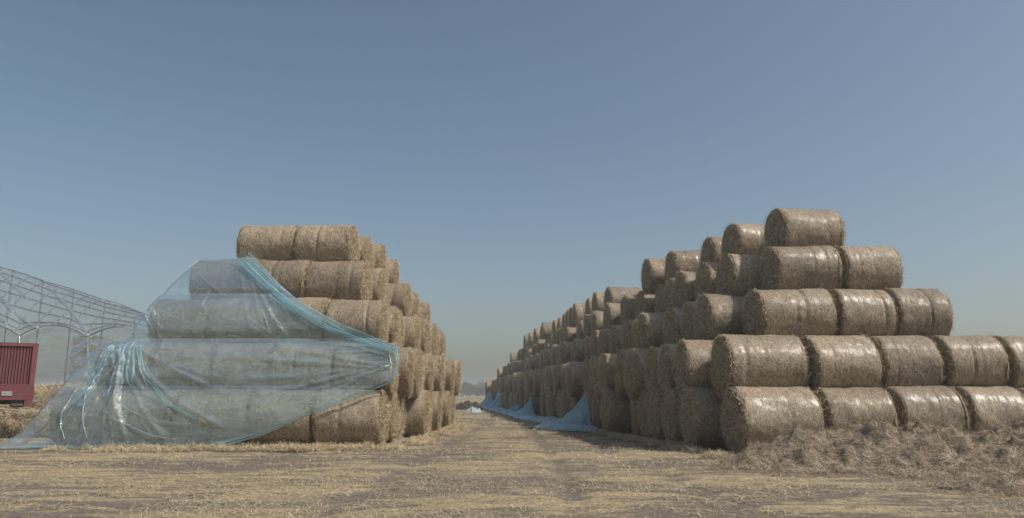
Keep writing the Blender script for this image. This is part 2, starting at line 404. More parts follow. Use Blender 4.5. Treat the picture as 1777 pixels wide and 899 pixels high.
ORD = ["first", "second", "third", "fourth", "fifth", "sixth", "seventh", "eighth", "ninth", "tenth", "eleventh", "twelfth", "thirteenth", "fourteenth", "fifteenth", "sixteenth", "seventeenth", "eighteenth", "nineteenth", "twentieth"]
TIER = ["bottom tier", "second tier up", "third tier up", "fourth tier up", "top tier"]
inner = MB()
def inner_bale(x0, x1, y, z, r=.6):
    a = np.linspace(0, 2 * np.pi, 20, endpoint=False); rows = []
    for xx, rr in ((x0, .02), (x0 + .01, r * .9), (x0 + .1, r), (x1 - .1, r), (x1 - .01, r * .9), (x1, .02)):
        rows.append(np.stack([np.full(20, xx), y + rr * np.cos(a), z + rr * np.sin(a)], 1))
    V = np.stack(rows).reshape(-1, 3)
    uv = np.stack([np.tile(a * r, 6), V[:, 0]], 1)
    inner.add(V, grid_faces(6, 20, True), 0, uv)

# --- left stack
GL = "round bales of the left stack"
LZ = [.615 + 1.075 * k for k in range(5)]
LY = [17.05, 17.5, 18.0, 18.8, 19.5]
L_front = [[-9.98, -8.83, -7.32, -5.72, -4.31, -2.82], [-9.34, -8.08, -6.75, -5.43, -4.03, -2.70], [-8.49, -7.12, -5.75, -4.37, -3.05],
           [-7.95, -6.51, -5.09, -3.65], [-7.12, -5.62, -4.14]]
for L in range(5):
    e = L_front[L]; n = len(e) - 1
    for k in range(n):
        ln = (e[k + 1] - e[k] - .015) / (BL + .07)
        which = ORD[k] + " from the left" if k < n - 1 else "rightmost"
        cover = " beneath blue film" if (L <= 1 and k <= 3) or (L == 2 and k <= 2) or (L == 3 and k == 0) else ""
        bale((e[k] + e[k + 1]) / 2, LY[L] + random.uniform(-.04, .04), LZ[L] + random.uniform(-.02, .015), R(random.uniform(-1.5, 1.5)),
             f"{which} front bale, {TIER[L]} of left stack{cover}", GL, ln, random.uniform(.985, 1.01), R(random.uniform(-.6, .6)))
rowsL = [9, 9, 8, 7, 4]
for L in range(5):
    for j in range(1, rowsL[L] + 1):
        y = LY[L] + 1.255 * j
        xe = L_front[L][-1] + .062 * (y - LY[L]) + random.uniform(-.24, .16) + (.12 if j % 2 else 0)
        ln = random.uniform(.97, 1.04)
        bale(xe - ln * BL / 2, y, LZ[L] + random.uniform(-.03, .02), R(random.uniform(-4, 4)),
             f"sunlit bale {ORD[j]} from the front, {TIER[L]}, left stack's right side", GL, ln, random.uniform(.98, 1.015), R(random.uniform(-1, 1)))
        inner_bale(L_front[L][0] + .3 + .05 * j, xe - ln * BL - .05, y, LZ[L])

# --- right stack
GR = "round bales of the right stack"
RZ = [.615 + 1.075 * k for k in range(5)]
RY = [15.0, 15.6, 16.3, 17.05, 17.75]
R_front = [[4.2, 5.92, 7.33, 8.69, 9.95, 11.3, 12.7], [4.12, 5.93, 7.37, 8.65, 9.97, 11.3, 12.7], [5.12, 6.86, 8.1, 9.3], [5.8, 7.4, 8.7], [6.12, 7.95]]
for L in range(5):
    e = R_front[L]; n = len(e) - 1
    for k in range(n):
        span = e[k + 1] - e[k]; gap = .05 if L > 1 else .10
        if k == 0: ln = 1.0 if L < 4 else 1.02
        else: ln = (span - gap) / (BL + .07)
        xc = e[k + 1] - gap / 2 - ln * BL / 2 - .02
        if L == 4: xc = 7.05
        if k == 0 and L < 4: ln = min(1.12, (span - .13) / (BL + .06)); xc = e[1] - gap / 2 - ln * (BL + .07) / 2
        which = (ORD[k] + " from the left") if k else "leftmost"
        lab = f"{which} bale in the {TIER[L]} of the right stack's front" if L < 4 else "single bale on the very top of the right stack"
        bale(xc, RY[L] + random.uniform(-.03, .03) + .03 * k * (L < 2), RZ[L] + random.uniform(-.02, .03), R(2 + random.uniform(-1.5, 2)) if L < 4 else R(7), lab, GR,
             ln, random.uniform(.985, 1.02), R(random.uniform(-1.2, 1.2)))
def drift(y, y0):
    f = lambda q: -.15 * (min(q, 25) - 15) - .108 * max(0, q - 25)
    return f(y) - f(y0)
top_y = [19.4, 21.0, 23.1, 24.6, 25.9, 31.2, 32.8, 34.9, 37.2, 38.6, 40.4, 42.0, 44.1, 45.8, 47.5, 49.8, 51.3, 53.4, 55.0, 57.2]
rowsR = [43, 42, 40, 37, len(top_y)]
ends = {}
for L in range(5):
    for j in range(1, rowsR[L] + 1):
        y = RY[L] + 1.255 * j if L < 4 else top_y[j - 1]
        off = (-.38 if L >= 2 else -.05)
        xe = R_front[L][0] + off + drift(y, RY[L]) + random.uniform(-.30, .24)
        if L == 4: xe += {1: .05, 2: .1, 3: .0}.get(j, 0)
        far_lab = {0: "beside the lane", 1: "above the lane"}.get(L, "in the shaded flank")
        if j <= 19:
            lab = f"shaded bale {ORD[j]} from the front, {TIER[L]}, right stack's lane side"
        else:
            lab = f"small distant bale in the {TIER[L]} near the far end of the right stack"
        ln = random.uniform(.96, 1.05)
        bale(xe + ln * BL / 2, y, RZ[L] + random.uniform(-.03, .03) - (.04 if y > 58 else 0), R(4 + random.uniform(-4, 4)), lab,
             GR if j <= 19 else f"distant bales, {TIER[L]} of the right stack", ln, random.uniform(.985, 1.055), R(random.uniform(-2.5, 2.5)))
        xr = R_front[L][-1] - .3 + drift(y, RY[L])
        if L == 4: xr = 0
        if xr - (xe + ln * BL) > .3: inner_bale(xe + ln * BL + .08, xr, y, RZ[L])
tag(inner.build("inner_straw_bales", M_net), "packed straw bales in the depth of the two stacks", "straw bales", kind="stuff")

# ------------------------------------------------------------ blue film over the left stack
def make_hull():
    pts = [(0., 16.22), (4.5, 18.62)]; rr = BR + .075
    for L in range(4):
        for a in np.linspace(-math.pi / 2, math.pi / 2, 61): pts.append((LZ[L] + rr * math.sin(a), LY[L] - rr * math.cos(a)))
    pts = sorted(p for p in pts if 0 <= p[0] <= 4.5); h = []
    for p in pts:
        while len(h) > 1 and (h[-1][0] - h[-2][0]) * (p[1] - h[-2][1]) - (h[-1][1] - h[-2][1]) * (p[0] - h[-2][0]) <= 0: h.pop()
        h.append(p)
    return np.array(h)
HULL = make_hull()
def hull_y(z):
    rr = BR + .075
    env = np.full(np.shape(z), 99.)
    for L in range(4):
        d2 = rr * rr - (z - LZ[L]) ** 2
        env = np.minimum(env, np.where(d2 > 0, LY[L] - np.sqrt(np.maximum(d2, 0)), 99.))
    h = np.interp(z, HULL[:, 0], HULL[:, 1]) - .02
    w = np.interp(z, [0, .4, 1.15, 1.5, 2.2, 2.6, 3.3, 3.6, 4.2], [0, 0, .25, .1, .75, .2, .45, .1, .0])
    env = np.minimum(env, h + .5)
    return np.where(env > 90, h, h * (1 - w) + np.maximum(env, h) * w)
LE = np.array([(0.0, -11.5), (.10, -10.95), (.25, -10.62), (.8, -10.25), (1.35, -9.98), (1.8, -9.68), (2.1, -9.52), (2.3, -9.38), (2.36, -8.95), (2.8, -8.74), (3.45, -8.5), (4.0, -8.18), (4.5, -7.85)])
RE = np.array([(0.0, -6.9), (.08, -6.2), (.35, -5.3), (.75, -4.4), (1.1, -3.5), (1.45, -2.62), (1.7, -2.52), (2.12, -2.56), (2.4, -3.15), (2.75, -4.0), (3.1, -4.7), (3.5, -5.3), (3.95, -5.85), (4.3, -6.25), (4.5, -6.5)])
def edge(E, z): return np.interp(z, E[:, 0], E[:, 1])
def crease_disp(x, z):
    d = np.zeros(np.shape(x))
    for (x0, z0, ang, ln, amp, cv) in CRE:
        c, s = math.cos(ang), math.sin(ang); u = (x - x0) * c + (z - z0) * s; v = -(x - x0) * s + (z - z0) * c
        v = v - cv * u * u; m = np.clip(u / .25, 0, 1) * np.clip((ln - u) / .5, 0, 1)
        d += amp * m * np.exp(-(v / (.018 + .02 * np.clip(u, 0, 3))) ** 2)
    return d
rs = np.random.default_rng(3); CRE = []
for k in range(22): CRE.append((-8.7 + rs.normal(0, .18), 2.2, R(-125 + 118 * (k / 21) ** 1.3) + rs.normal(0, .03), rs.uniform(1.1, 3.6), rs.uniform(.02, .06), rs.uniform(-.02, .10)))
for k in range(12): CRE.append((-2.6, 1.9 + rs.normal(0, .1), R(180 - 14 + 52 * k / 11), rs.uniform(1.5, 4.5), rs.uniform(.015, .04), rs.uniform(-.05, .02)))
for k in range(12): CRE.append((-6.6 + rs.normal(0, .15), 4.4, R(-34 - 36 * k / 11), rs.uniform(1., 3.2), rs.uniform(.006, .016), rs.uniform(.0, .06)))
for k in range(6): CRE.append((-8.7 + .15 * k, 3.4 - .1 * k, R(-50 - 8 * k), 1.0, .018, .1))
rs = np.random.default_rng(17)
for k in range(60):
    z0 = rs.uniform(.5, 4.2); x0 = rs.uniform(edge(LE, z0) + .3, edge(RE, z0) - .4); CRE.append((x0, z0, R(rs.choice([-100, -70, -35, -20, 15]) + rs.normal(0, 12)), rs.uniform(.4, 1.4), rs.uniform(.006, .02), rs.uniform(-.2, .2)))
nz, nx = 230, 260
zz = np.linspace(.02, 4.5, nz); tt = np.linspace(0, 1, nx); rows = []
for z in zz:
    xl, xr = edge(LE, z), edge(RE, z)
    x = xl + (xr - xl) * tt; y = hull_y(np.full(nx, z))
    y = y - crease_disp(x, z) - .03 * np.abs(fbm(x * 1.1, np.full(nx, z * 1.6), 5)) - .008 * fbm(x * 6, np.full(nx, z * 5), 8, 2)
    y = y - .35 * np.exp(-z / .12) * np.clip((-9.6 - x) / 1.0, 0, 1)
    # left edge wraps round the row ends
    w = np.clip((xl + .22 - x) / .22, 0, 1); y = y + .35 * w ** 2
    rows.append(np.stack([x, y, np.full(nx, z)], 1))
for k in range(1, 10):
    q = rows[nz - 1].copy(); q[:, 1] += .06 * k + .02 * fbm(q[:, 0] * 3, q[:, 0] * 0 + k, 3); q[:, 2] += .035 * math.sin(k / 9 * 2.6) ; rows.append(q)
tarp = empty("plastic_tarp", (-8.5, 16.4, 0))
tag(tarp, "translucent blue plastic film draped and tied over the front of the left stack", "tarp")
m = MB(); m.add(np.vstack(rows) - np.array([-8.5, 16.4, 0]), grid_faces(len(rows), nx))
m.build("film_sheet", M_film, tarp)
def on_film(x, z, d=.03):
    x = np.asarray(x, float); z = np.asarray(z, float)
    return np.stack([x, hull_y(z) - crease_disp(x, z) - .03 - d, z], -1)
def pleat(mb, path, w0, w1, n=26, amp=.035, folds=5, mi=0, d=.05, seed=0):
    """band of gathered film along a path of (x, z)"""
    P = np.asarray(path, float); k = 70
    t = np.linspace(0, 1, len(P)); tq = np.linspace(0, 1, k)
    px = np.interp(tq, t, P[:, 0]); pz = np.interp(tq, t, P[:, 1])
    for _ in range(6):
        px[1:-1] = (px[:-2] + px[2:] + 2 * px[1:-1]) / 4; pz[1:-1] = (pz[:-2] + pz[2:] + 2 * pz[1:-1]) / 4
    dx = np.gradient(px); dz = np.gradient(pz); l = np.hypot(dx, dz); nx_, nz_ = -dz / l, dx / l
    rows = []
    for i in range(k):
        w = w0 + (w1 - w0) * tq[i]; s = np.linspace(-.5, .5, n)
        wob = .25 * vnoise(np.full(n, tq[i] * 4), s * 5 + seed, seed)
        xx = px[i] + nx_[i] * s * w; zz_ = pz[i] + nz_[i] * s * w
        base = hull_y(zz_)
        y = base - d - amp * (1 + np.sin((s + wob) * folds * 2 * np.pi)) * .5 - .01 * vnoise(s * 30, np.full(n, tq[i] * 12), seed)
        rows.append(np.stack([xx, y, zz_], 1))
    mb.add(np.vstack(rows) - np.array([-8.5, 16.4, 0]), grid_faces(k, n), mi)
m = MB()
pleat(m, [(-6.75, 4.46), (-6.2, 4.05), (-5.6, 3.5), (-4.9, 3.05), (-4.0, 2.62), (-3.2, 2.33), (-2.6, 2.12)], .42, .16, folds=6, seed=1)
pleat(m, [(-6.6, 4.3), (-6.0, 3.8), (-5.2, 3.2), (-4.2, 2.6), (-3.3, 2.28), (-2.6, 2.08)], .16, .10, folds=3, seed=2, d=.09)
pleat(m, [(-2.6, 2.2), (-2.52, 1.9), (-2.55, 1.5)], .10, .05, folds=2, seed=3, d=.07)
m.build("gathered_hem", M_fold, tarp)
m = MB()
pleat(m, [(-2.58, 1.42), (-3.4, 1.08), (-4.4, .7), (-5.3, .3), (-6.3, .06)], .04, .12, folds=2, seed=5, d=.05, amp=.02)
pleat(m, [(-9.0, 2.22), (-9.05, 1.9), (-9.15, 1.4), (-9.3, .9)], .16, .3, folds=4, seed=6, d=.04)
pleat(m, [(-8.7, 2.27), (-8.62, 1.9), (-8.5, 1.35)], .42, .50, folds=4, seed=7, d=.03)
pleat(m, [(-8.4, 2.24), (-8.1, 1.6), (-7.4, .95), (-6.7, .6)], .14, .04, folds=2, seed=8, d=.03, amp=.02)
m.build("gathered_fold", M_fold, tarp)
m = MB(); rs = np.random.default_rng(8)
def crease_line(pts, r):
    P = np.asarray(pts, float); t = np.linspace(0, 1, len(P)); q = np.linspace(0, 1, 40)
    x = np.interp(q, t, P[:, 0]); z = np.interp(q, t, P[:, 1])
    for _ in range(5):
        x[1:-1] = (x[:-2] + x[2:]) / 2; z[1:-1] = (z[:-2] + z[2:]) / 2
    rad = r * (.25 + np.sin(q * np.pi) * .75) * (.6 + .8 * vnoise(q * 9, q * 0 + r * 1000, 4))
    V = on_film(x, z, .012); V[:, 1] -= .012 * np.abs(fbm(q * 7, q * 0 + 3, 5))
    m = MB(); m.tube(V - np.array([-8.5, 16.4, 0]), rad, 6); m.build('film_crease', M_crease, tarp)
crease_line([(-9.35, 1.55), (-9.5, 1.1), (-9.6, .6), (-9.42, .2)], .022)
crease_line([(-8.95, 1.85), (-9.1, 1.5), (-9.2, 1.1)], .026)
crease_line([(-9.2, 1.2), (-9.15, .7), (-8.95, .2)], .010)
crease_line([(-8.7, 1.9), (-8.72, 1.5), (-8.75, 1.1)], .013)
crease_line([(-8.3, 2.0), (-8.15, 1.6), (-7.95, 1.3)], .012)
crease_line([(-9.7, 1.9), (-9.95, 1.4), (-10.1, .9)], .009)
crease_line([(-8.9, .9), (-8.4, .6), (-7.7, .3), (-6.9, .15)], .009)
crease_line([(-8.6, 1.1), (-8.2, .8), (-7.5, .55), (-6.6, .5)], .008)
crease_line([(-8.3, 2.0), (-7.8, 1.4), (-7.2, 1.0)], .007)
crease_line([(-2.62, 2.1), (-2.55, 1.8), (-2.57, 1.5)], .020)
crease_line([(-2.75, 2.05), (-2.68, 1.8), (-2.66, 1.6)], .012)
crease_line([(-8.55, 3.2), (-8.45, 2.9), (-8.25, 2.65)], .014)
crease_line([(-8.2, 3.1), (-7.8, 2.9), (-7.2, 2.7)], .007)
crease_line([(-6.0, 3.3), (-5.7, 2.9), (-5.5, 2.5)], .006)
for k in range(10):
    a0 = rs.uniform(-6.5, -4.5); z0 = rs.uniform(2.4, 3.2)
    if a0 > edge(RE, z0 + .3) - .4: a0 = edge(RE, z0 + .3) - .5
    crease_line([(a0, z0 + .25), (a0 + .35, z0), (a0 + .6, z0 - .15)], .005)
# skirt trailing on the ground
nxg, nyg = 150, 40; rows = []
for i, x in enumerate(np.linspace(-12.2, -6.6, nxg)):
    y0 = 16.45 - .12 * fbm(np.array(x * .9), np.array(1.), 3); wd = .55 * np.interp(x, [-12.2, -11.8, -10.6, -9, -7.5, -6.6], [.3, .9, 1.5, .9, .55, .25])
    s = np.linspace(0, 1, nyg); xx = np.full(nyg, x) + .03 * fbm(s * 4, s * 0 + x * 4, 2)
    y = y0 - (s - .35) * wd * (1 + .12 * fbm(np.full(nyg, x * 3.), s * 0, 12))
    z = .035 + .11 * np.maximum(0, fbm(xx * 3.2, y * 5, 11)) * (1 - s * .5) + ground_z(xx, y) + .02
    rows.append(np.stack([xx, y, z], 1))
m = MB(); m.add(np.vstack(rows) - np.array([-8.5, 16.4, 0]), grid_faces(nxg, nyg)); m.build("ground_skirt", M_fold, tarp)

# ------------------------------------------------------------ crumpled sheets along the right stack
def base_x(y): return 3.95 - .15 * (np.minimum(y, 25) - 15) - .108 * np.maximum(0, y - 25)
def base_sheet(ya, yb, peaks, wd, label, seed, outw=None):
    o = empty("plastic_sheet", (float(base_x((ya + yb) / 2)), (ya + yb) / 2, 0)); org = np.array(o.location)
    nb, na = int(60 + (yb - ya) * 9), 44; rows = []
    for y in np.linspace(ya, yb, nb):
        s = np.linspace(0, 1, na); e = min(1, (y - ya) / .5, (yb - y) / .5) ** .5 if 0 < (y - ya) and (yb - y) > 0 else 0
        w = wd(y) * (.85 + .3 * float(vnoise(np.array(y * .9), np.array(1.), seed)))
        ph = sum(h * max(0., 1 - abs(y - c) / hw) ** 1.3 for c, h, hw in peaks)
        x = base_x(y) - .06 - s * w * (.25 + .75 * e) - .10 * np.abs(fbm(s * 5, s * 0 + y * 5, seed + 2)) * (.2 + s)
        yy = y + .15 * fbm(s * 3, s * 0 + y * 2, seed)
        lump = (.09 + .16 * np.maximum(0, fbm(x * 1.6, yy * 1.1, seed, 3)) + .16 * np.abs(fbm(x * 4, yy * 3, seed + 4, 4)) + .07 * np.abs(fbm(x * 11, yy * 9, seed + 8, 2))) * np.sin(np.pi * np.clip(s * .95 + .05, 0, 1)) ** .5
        z = ph * np.maximum(0, 1 - s * (1.0 + .25 * math.sin(y * 5.1 + seed))) ** 2.0 * (1 + .1 * fbm(s * 4, s * 0 + y * 6, seed)) + lump * (.3 + .7 * e) + .02 + .07 * np.sin(y * 11 + s * 5 + 2 * math.sin(y * 3)) * (1 - s) * min(1, ph)
        rows.append(np.stack([x, yy, np.maximum(z, .012 + ground_z(x, yy))], 1))
    m = MB(); m.add(np.vstack(rows) - org, grid_faces(nb, na)); m.build("sheet", M_sheet, o)
    tag(o, label, "plastic sheet", "blue sheets along the lane")
    m = MB()
    for c, h, hw in peaks:
        for q in range(4):
            yq = c + random.uniform(-.5, .5) * hw; pts = []
            for s in np.linspace(0, 1, 14):
                ph = h * max(0., 1 - abs(yq - c) / hw) ** 1.3
                pts.append((base_x(yq) - .1 - s * .7, yq + s * random.uniform(-.02, .02), ph * (1 - s) ** 2.4 + .05))
            m.tube(np.array(pts) - org, .018, 5)
    m.build("fold", M_sheet, o)
base_sheet(22.8, 27.4, [(24.7, 1.2, .5), (26.3, .35, .6)], lambda y: np.interp(y, [23, 24.5, 26, 27.2], [.7, 1.5, 1.3, .8]), "largest pale blue sheet at the stack's foot, with a tall pointed fold", 21)
base_sheet(28.5, 46.5, [(38.2, .85, 1.3), (43.5, .5, .7)], lambda y: np.interp(y, [28, 36, 46], [.5, 1.1, 1.0]), "long crumpled blue sheet lying between the pointed fold and the far stack end", 33)
base_sheet(47.5, 67.0, [(55.5, 1.5, 2.2), (63.5, 1.4, 3.4)], lambda y: .9, "farthest blue sheet, hanging off the bales at the end of the lane", 45)

# ------------------------------------------------------------ loose straw heap, lower right
def heap_z(x, y):
    humps = [(4.9, 12.9, .85, .85, .30), (5.9, 12.9, .95, .9, .38), (6.9, 12.6, .8, .8, .32), (7.9, 12.7, .8, .8, .2), (8.9, 12.6, 1.0, .9, .34), (10.2, 12.4, 1.2, 1.2, .5),
             (5.4, 11.8, 1.3, .7, .16), (6.6, 11.2, .9, .7, .2), (7.9, 11.3, .9, .8, .2), (9.0, 10.6, 1.2, 1.0, .28), (6.9, 10.0, .8, .5, .12), (8.2, 9.7, 1.0, .6, .15), (6.3, 9.4, 1.0, .5, .10), (7.6, 8.9, 1.1, .5, .13), (9.6, 9.0, 1.4, .7, .2), (11.5, 11.0, 2, 2, .5), (4.2, 12.3, .7, .5, .12)]
    h = 0
    for a, b, sx, sy, hh in humps: h = h + hh * np.exp(-((x - a) / sx) ** 2 - ((y - b) / sy) ** 2)
    m = np.clip(h / .12, 0, 1)
    return h * (1 + .6 * fbm(x * 1.5, y * 1.7, 31, 4)) + m * (.26 * np.abs(fbm(x * 2.6 + .3 * y, y * 3.0, 41, 4)) ** 1.0 + .07 * fbm(x * 8, y * 8, 43, 3) - .02) + .012 - .03 * (1 - m)
hx = np.linspace(3.0, 15, 420); hy = np.linspace(8.2, 14.6, 230); X, Y = np.meshgrid(hx, hy, indexing='ij')
Zh = heap_z(X, Y) + ground_z(X, Y)
m = MB(); m.add(np.stack([X - 7, Y - 12, Zh], -1).reshape(-1, 3), grid_faces(420, 230))
def heap_strands(mb, n, x0, x1, y0, y1, zf, org, mi, keep, lift=.35, lr=(.06, .24), wr=(.003, .008), out=.05):
    x = rng.uniform(x0, x1, n); y = rng.uniform(y0, y1, n); k = keep(x, y); x, y = x[k], y[k]; n = len(x)
    e = .03; z = zf(x, y); N = np.stack([-(zf(x + e, y) - z) / e, -(zf(x, y + e) - z) / e, np.ones(n)], 1); N /= np.linalg.norm(N, axis=1)[:, None]
    a = rng.random(n) * 6.2832 + 0; D = np.stack([np.cos(a), np.sin(a), np.zeros(n)], 1)
    D = D - N * (D * N).sum(1)[:, None] + N * rng.normal(0, lift, n)[:, None]
    L = rng.uniform(*lr, n) ** 1.0
    P = np.stack([x, y, z], 1) + N * (rng.uniform(0.004, out, n))[:, None] - np.array(org)
    strands(mb, P, D, N, L, rng.uniform(*wr, n), mi, .35, 3)
zf = lambda x, y: heap_z(x, y) + ground_z(x, y)
heap_strands(m, 110000, 3.2, 13, 8.4, 14.2, zf, (7, 12, 0), 1, lambda x, y: (heap_z(x, y) > .03) & (rng.random(len(x)) < .25 + 1.1 * vnoise(x * 5, y * 5, 91)), .22, (.05, .26), (.0022, .0055), .035)
o = m.build("straw_heap", [M_heap, M_hblade]); o.location = (7, 12, 0)
tag(o, "brown heap of loose tangled straw in front of the right stack", "straw heap")

# ------------------------------------------------------------ low straw heap behind the trailer
org = np.array((-13.5, 21, 0.)); m = MB(); nu, nv = 200, 46; rows = []
for u in np.linspace(0, 1, nu):
    x = -20 + u * 10.5
    prof = [(20.35, 0), (20.25, .35), (20.4, .62), (20.62, .72), (20.68, .95), (20.8, 1.2), (21.1, 1.36), (21.6, 1.4), (22.5, 1.3), (23.2, .6), (23.4, 0)]
    t = np.linspace(0, 1, nv); ti = np.linspace(0, 1, len(prof)); y = np.interp(t, ti, [q[0] for q in prof]); z = np.interp(t, ti, [q[1] for q in prof])
    xx = np.full(nv, x); nn = .16 * fbm(xx * 1.3, z * 1.6 + y, 61, 4) + .05 * fbm(xx * 6, z * 7, 62, 3)
    z = z * (1 + .10 * fbm(xx * .9, y * 0, 66)); rows.append(np.stack([xx, y - nn, np.maximum(z + nn * .6, -.05)], 1))
Vh = np.vstack(rows); m.add(Vh - org, grid_faces(nu, nv))
Vg = np.stack(rows); tu = np.gradient(Vg, axis=0); tv = np.gradient(Vg, axis=1); Ng = np.cross(tu, tv).reshape(-1, 3); Ng /= np.linalg.norm(Ng, axis=1)[:, None] + 1e-9
Ng *= np.where((Ng[:, 1] > 0) & (Ng[:, 2] < 0), -1, 1)[:, None]
idx = rng.integers(0, len(Vh), 14000); nn_ = Ng[idx]; nn_[:, 1] = -np.abs(nn_[:, 1]); nn_[:, 2] = np.abs(nn_[:, 2])
D = rng.normal(0, 1, (14000, 3)); D -= nn_ * (D * nn_).sum(1)[:, None] * .75
strands(m, Vh[idx] - org + nn_ * .02 + rng.normal(0, .02, (14000, 3)), D, nn_, rng.uniform(.08, .3, 14000), rng.uniform(.006, .012, 14000), 1, .3)
o = m.build("straw_mound", [M_end, M_blade]); o.location = org
tag(o, "long low mound of golden straw behind the red trailer", "straw heap")
m = MB(); q = np.linspace(0, 1, 40); m.tube(np.stack([-15 + q * 4.8, 20.02 + q * .1, .86 - .14 * q + .03 * np.sin(q * 9) - .08 * np.sin(q * np.pi)], 1) - np.array([-13, 20, 0]), .012, 5)
o = m.build("rope", M_rope); o.location = (-13, 20, 0); tag(o, "thin pale rope stretched across the golden straw mound", "rope")

# ------------------------------------------------------------ ground straw
def gkeep(x, y): return (np.abs(x) < y * .78 + 1.5) & (rng.random(len(x)) < np.clip(1.6 * vnoise(x * .9, y * 2.2, 77) + .9 * vnoise(x * 3, y * 6, 79) - .82, .03, 1))
m = MB()
heap_strands(m, 150000, -9, 10, 5.5, 12, ground_z, (0, 10, 0), 0, gkeep, .12, (.05, .2), (.003, .007), .02)
heap_strands(m, 90000, -14, 14, 12, 24, ground_z, (0, 10, 0), 0, gkeep, .15, (.08, .28), (.005, .010), .03)
heap_strands(m, 25000, -4, 5, 24, 55, ground_z, (0, 10, 0), 0, gkeep, .15, (.15, .4), (.01, .02), .04)
o = m.build("scattered_straw", M_gblade); o.location = (0, 10, 0); tag(o, "loose straw scattered over the yard", "straw", kind="stuff")
# tufts fallen at the foot of both stacks
m = MB()
def tuft(x, y, r, h):
    n = int(260 * r / .3); a = rng.random(n) * 6.28; rr = r * np.sqrt(rng.random(n)); P = np.stack([x + rr * np.cos(a), y + rr * np.sin(a), h * (1 - (rr / r) ** 2) * rng.random(n) + .01], 1)
    D = rng.normal(0, 1, (n, 3)) * [1, 1, .4]; strands(m, P - np.array([0, 18, 0]), D, np.tile([[0, 0, 1.]], (n, 1)) + rng.normal(0, .3, (n, 3)), rng.uniform(.08, .25, n), rng.uniform(.004, .009, n), 0, .35)
for k in range(60): tuft(rng.uniform(-9.5, -2.3), rng.uniform(15.7, 16.5), rng.uniform(.15, .4), rng.uniform(.05, .14))
for k in range(40):
    y = rng.uniform(17, 30); tuft(-2.62 + .06 * (y - 17) + rng.uniform(0, .5), y, rng.uniform(.15, .4), rng.uniform(.05, .16))
for k in range(40):
    y = rng.uniform(14, 24); tuft(float(base_x(y)) - rng.uniform(0, .5), y, rng.uniform(.15, .35), rng.uniform(.04, .12))
o = m.build("fallen_straw", M_blade); o.location = (0, 18, 0); tag(o, "fallen straw gathered at the foot of the stacks", "straw", kind="stuff")

# ------------------------------------------------------------ red trailer
tr = empty("farm_trailer", (-10.72, 17.0, 0), (0, 0, R(40)))
tag(tr, "faded red trailer with ribbed sideboards parked at the left edge", "trailer")
LX = 5.2; DY = 2.2
m = MB(); m.box((-LX / 2, 0.03, 1.76), (LX, .03, .84))
nr = int(LX / .058)
for k in range(nr): m.box((-.12 - k * .058, .004, 1.755), (.026, .038, .83))
m.build("sideboard", M_red, tr)
m = MB(); m.box((-LX / 2, DY - .03, 1.76), (LX, .03, .84))
for k in range(nr): m.box((-.12 - k * .058, DY, 1.755), (.026, .038, .83))
m.build("sideboard", M_red, tr)
m = MB(); m.box((-LX / 2, -.005, 2.215), (LX + .02, .09, .075)); m.box((-LX / 2, DY, 2.215), (LX + .02, .09, .075)); m.box((0.0, DY / 2, 2.212), (.08, DY - .1, .07)); m.build("top_rail", M_reddark, tr)
m = MB(); m.box((-.035, -.01, 1.56), (.10, .10, 1.28)); m.box((-.07, -.012, .96), (.13, .08, .2)); m.build("corner_post", M_reddark, tr)
m = MB(); m.box((-LX / 2, -.015, 1.16), (LX, .10, .32)); m.box((-LX / 2, -.03, 1.33), (LX, .05, .03)); m.box((0.0, DY / 2, 1.16), (.08, DY - .1, .3)); m.build("bottom_rail", M_red, tr)
m = MB(); m.box((0.0, DY / 2, 1.76), (.03, DY - .1, .84))
for k in range(24): m.box((0.02, .1 + k * .085, 1.755), (.03, .042, .83))
m.build("tailboard", M_red, tr)
m = MB(); m.box((-LX / 2, DY / 2, 1.26), (LX - .1, DY - .12, .06)); m.build("floor_bed", M_dark, tr)
for dx in (-.48, -1.1, -2.0):
    m = MB(); m.box((dx, -.075, 1.14), (.2, .012, .1)); m.build("side_marker", M_grey, tr)
for dx in (-.25, -.72, -1.5):
    m = MB(); m.box((dx, .06, .93), (.26, .14, .16)); m.tube([(dx - .1, .0, .88), (dx + .1, .0, .88)], .04, 8); m.build("spring_hanger", M_dark, tr)
m = MB()
for dy in (.7, DY - .7): m.box((-LX / 2 - .2, dy, 1.0), (LX - .2, .1, .2))
m.build("chassis_beam", M_dark, tr)
m = MB(); m.box((-1.3, .05, .83), (1.2, .34, .05)); m.box((-.71, .05, .79), (.03, .34, .12)); m.build("mudguard", M_grey, tr)
for cx, cy in ((-1.28, .12), (-1.28, DY - .12), (-3.9, .12), (-3.9, DY - .12)):
    w = empty("wheel", (cx, cy, .41)); w.parent = tr
    prof = [(-.12, .24), (-.13, .33), (-.115, .385), (-.07, .405), (.07, .405), (.115, .385), (.13, .33), (.12, .24)]
    aa = np.linspace(0, 2 * np.pi, 40, endpoint=False); m = MB()
    m.add(np.concatenate([np.stack([r_ * np.cos(aa), np.full(40, y_), r_ * np.sin(aa)], 1) for y_, r_ in prof]), grid_faces(len(prof), 40, True))
    for k in range(30):
        an = k / 30 * 6.2832; m.box((.405 * math.cos(an), 0, .405 * math.sin(an)), (.03, .2, .02), Euler((0, -an + .0, 0)))
    m.build("tyre", M_black, w)
    prof = [(-.10, .245), (-.05, .23), (-.03, .12), (-.07, .09), (-.08, .01)]; m = MB()
    m.add(np.concatenate([np.stack([r_ * np.cos(aa), np.full(40, y_), r_ * np.sin(aa)], 1) for y_, r_ in prof]), grid_faces(len(prof), 40, True)); m.build("rim", M_reddark, w)
m = MB(); m.tube([(-1.28, .1, .41), (-1.28, DY - .1, .41)], .05, 10); m.tube([(-3.9, .1, .41), (-3.9, DY - .1, .41)], .05, 10); m.build("axle", M_dark, tr)
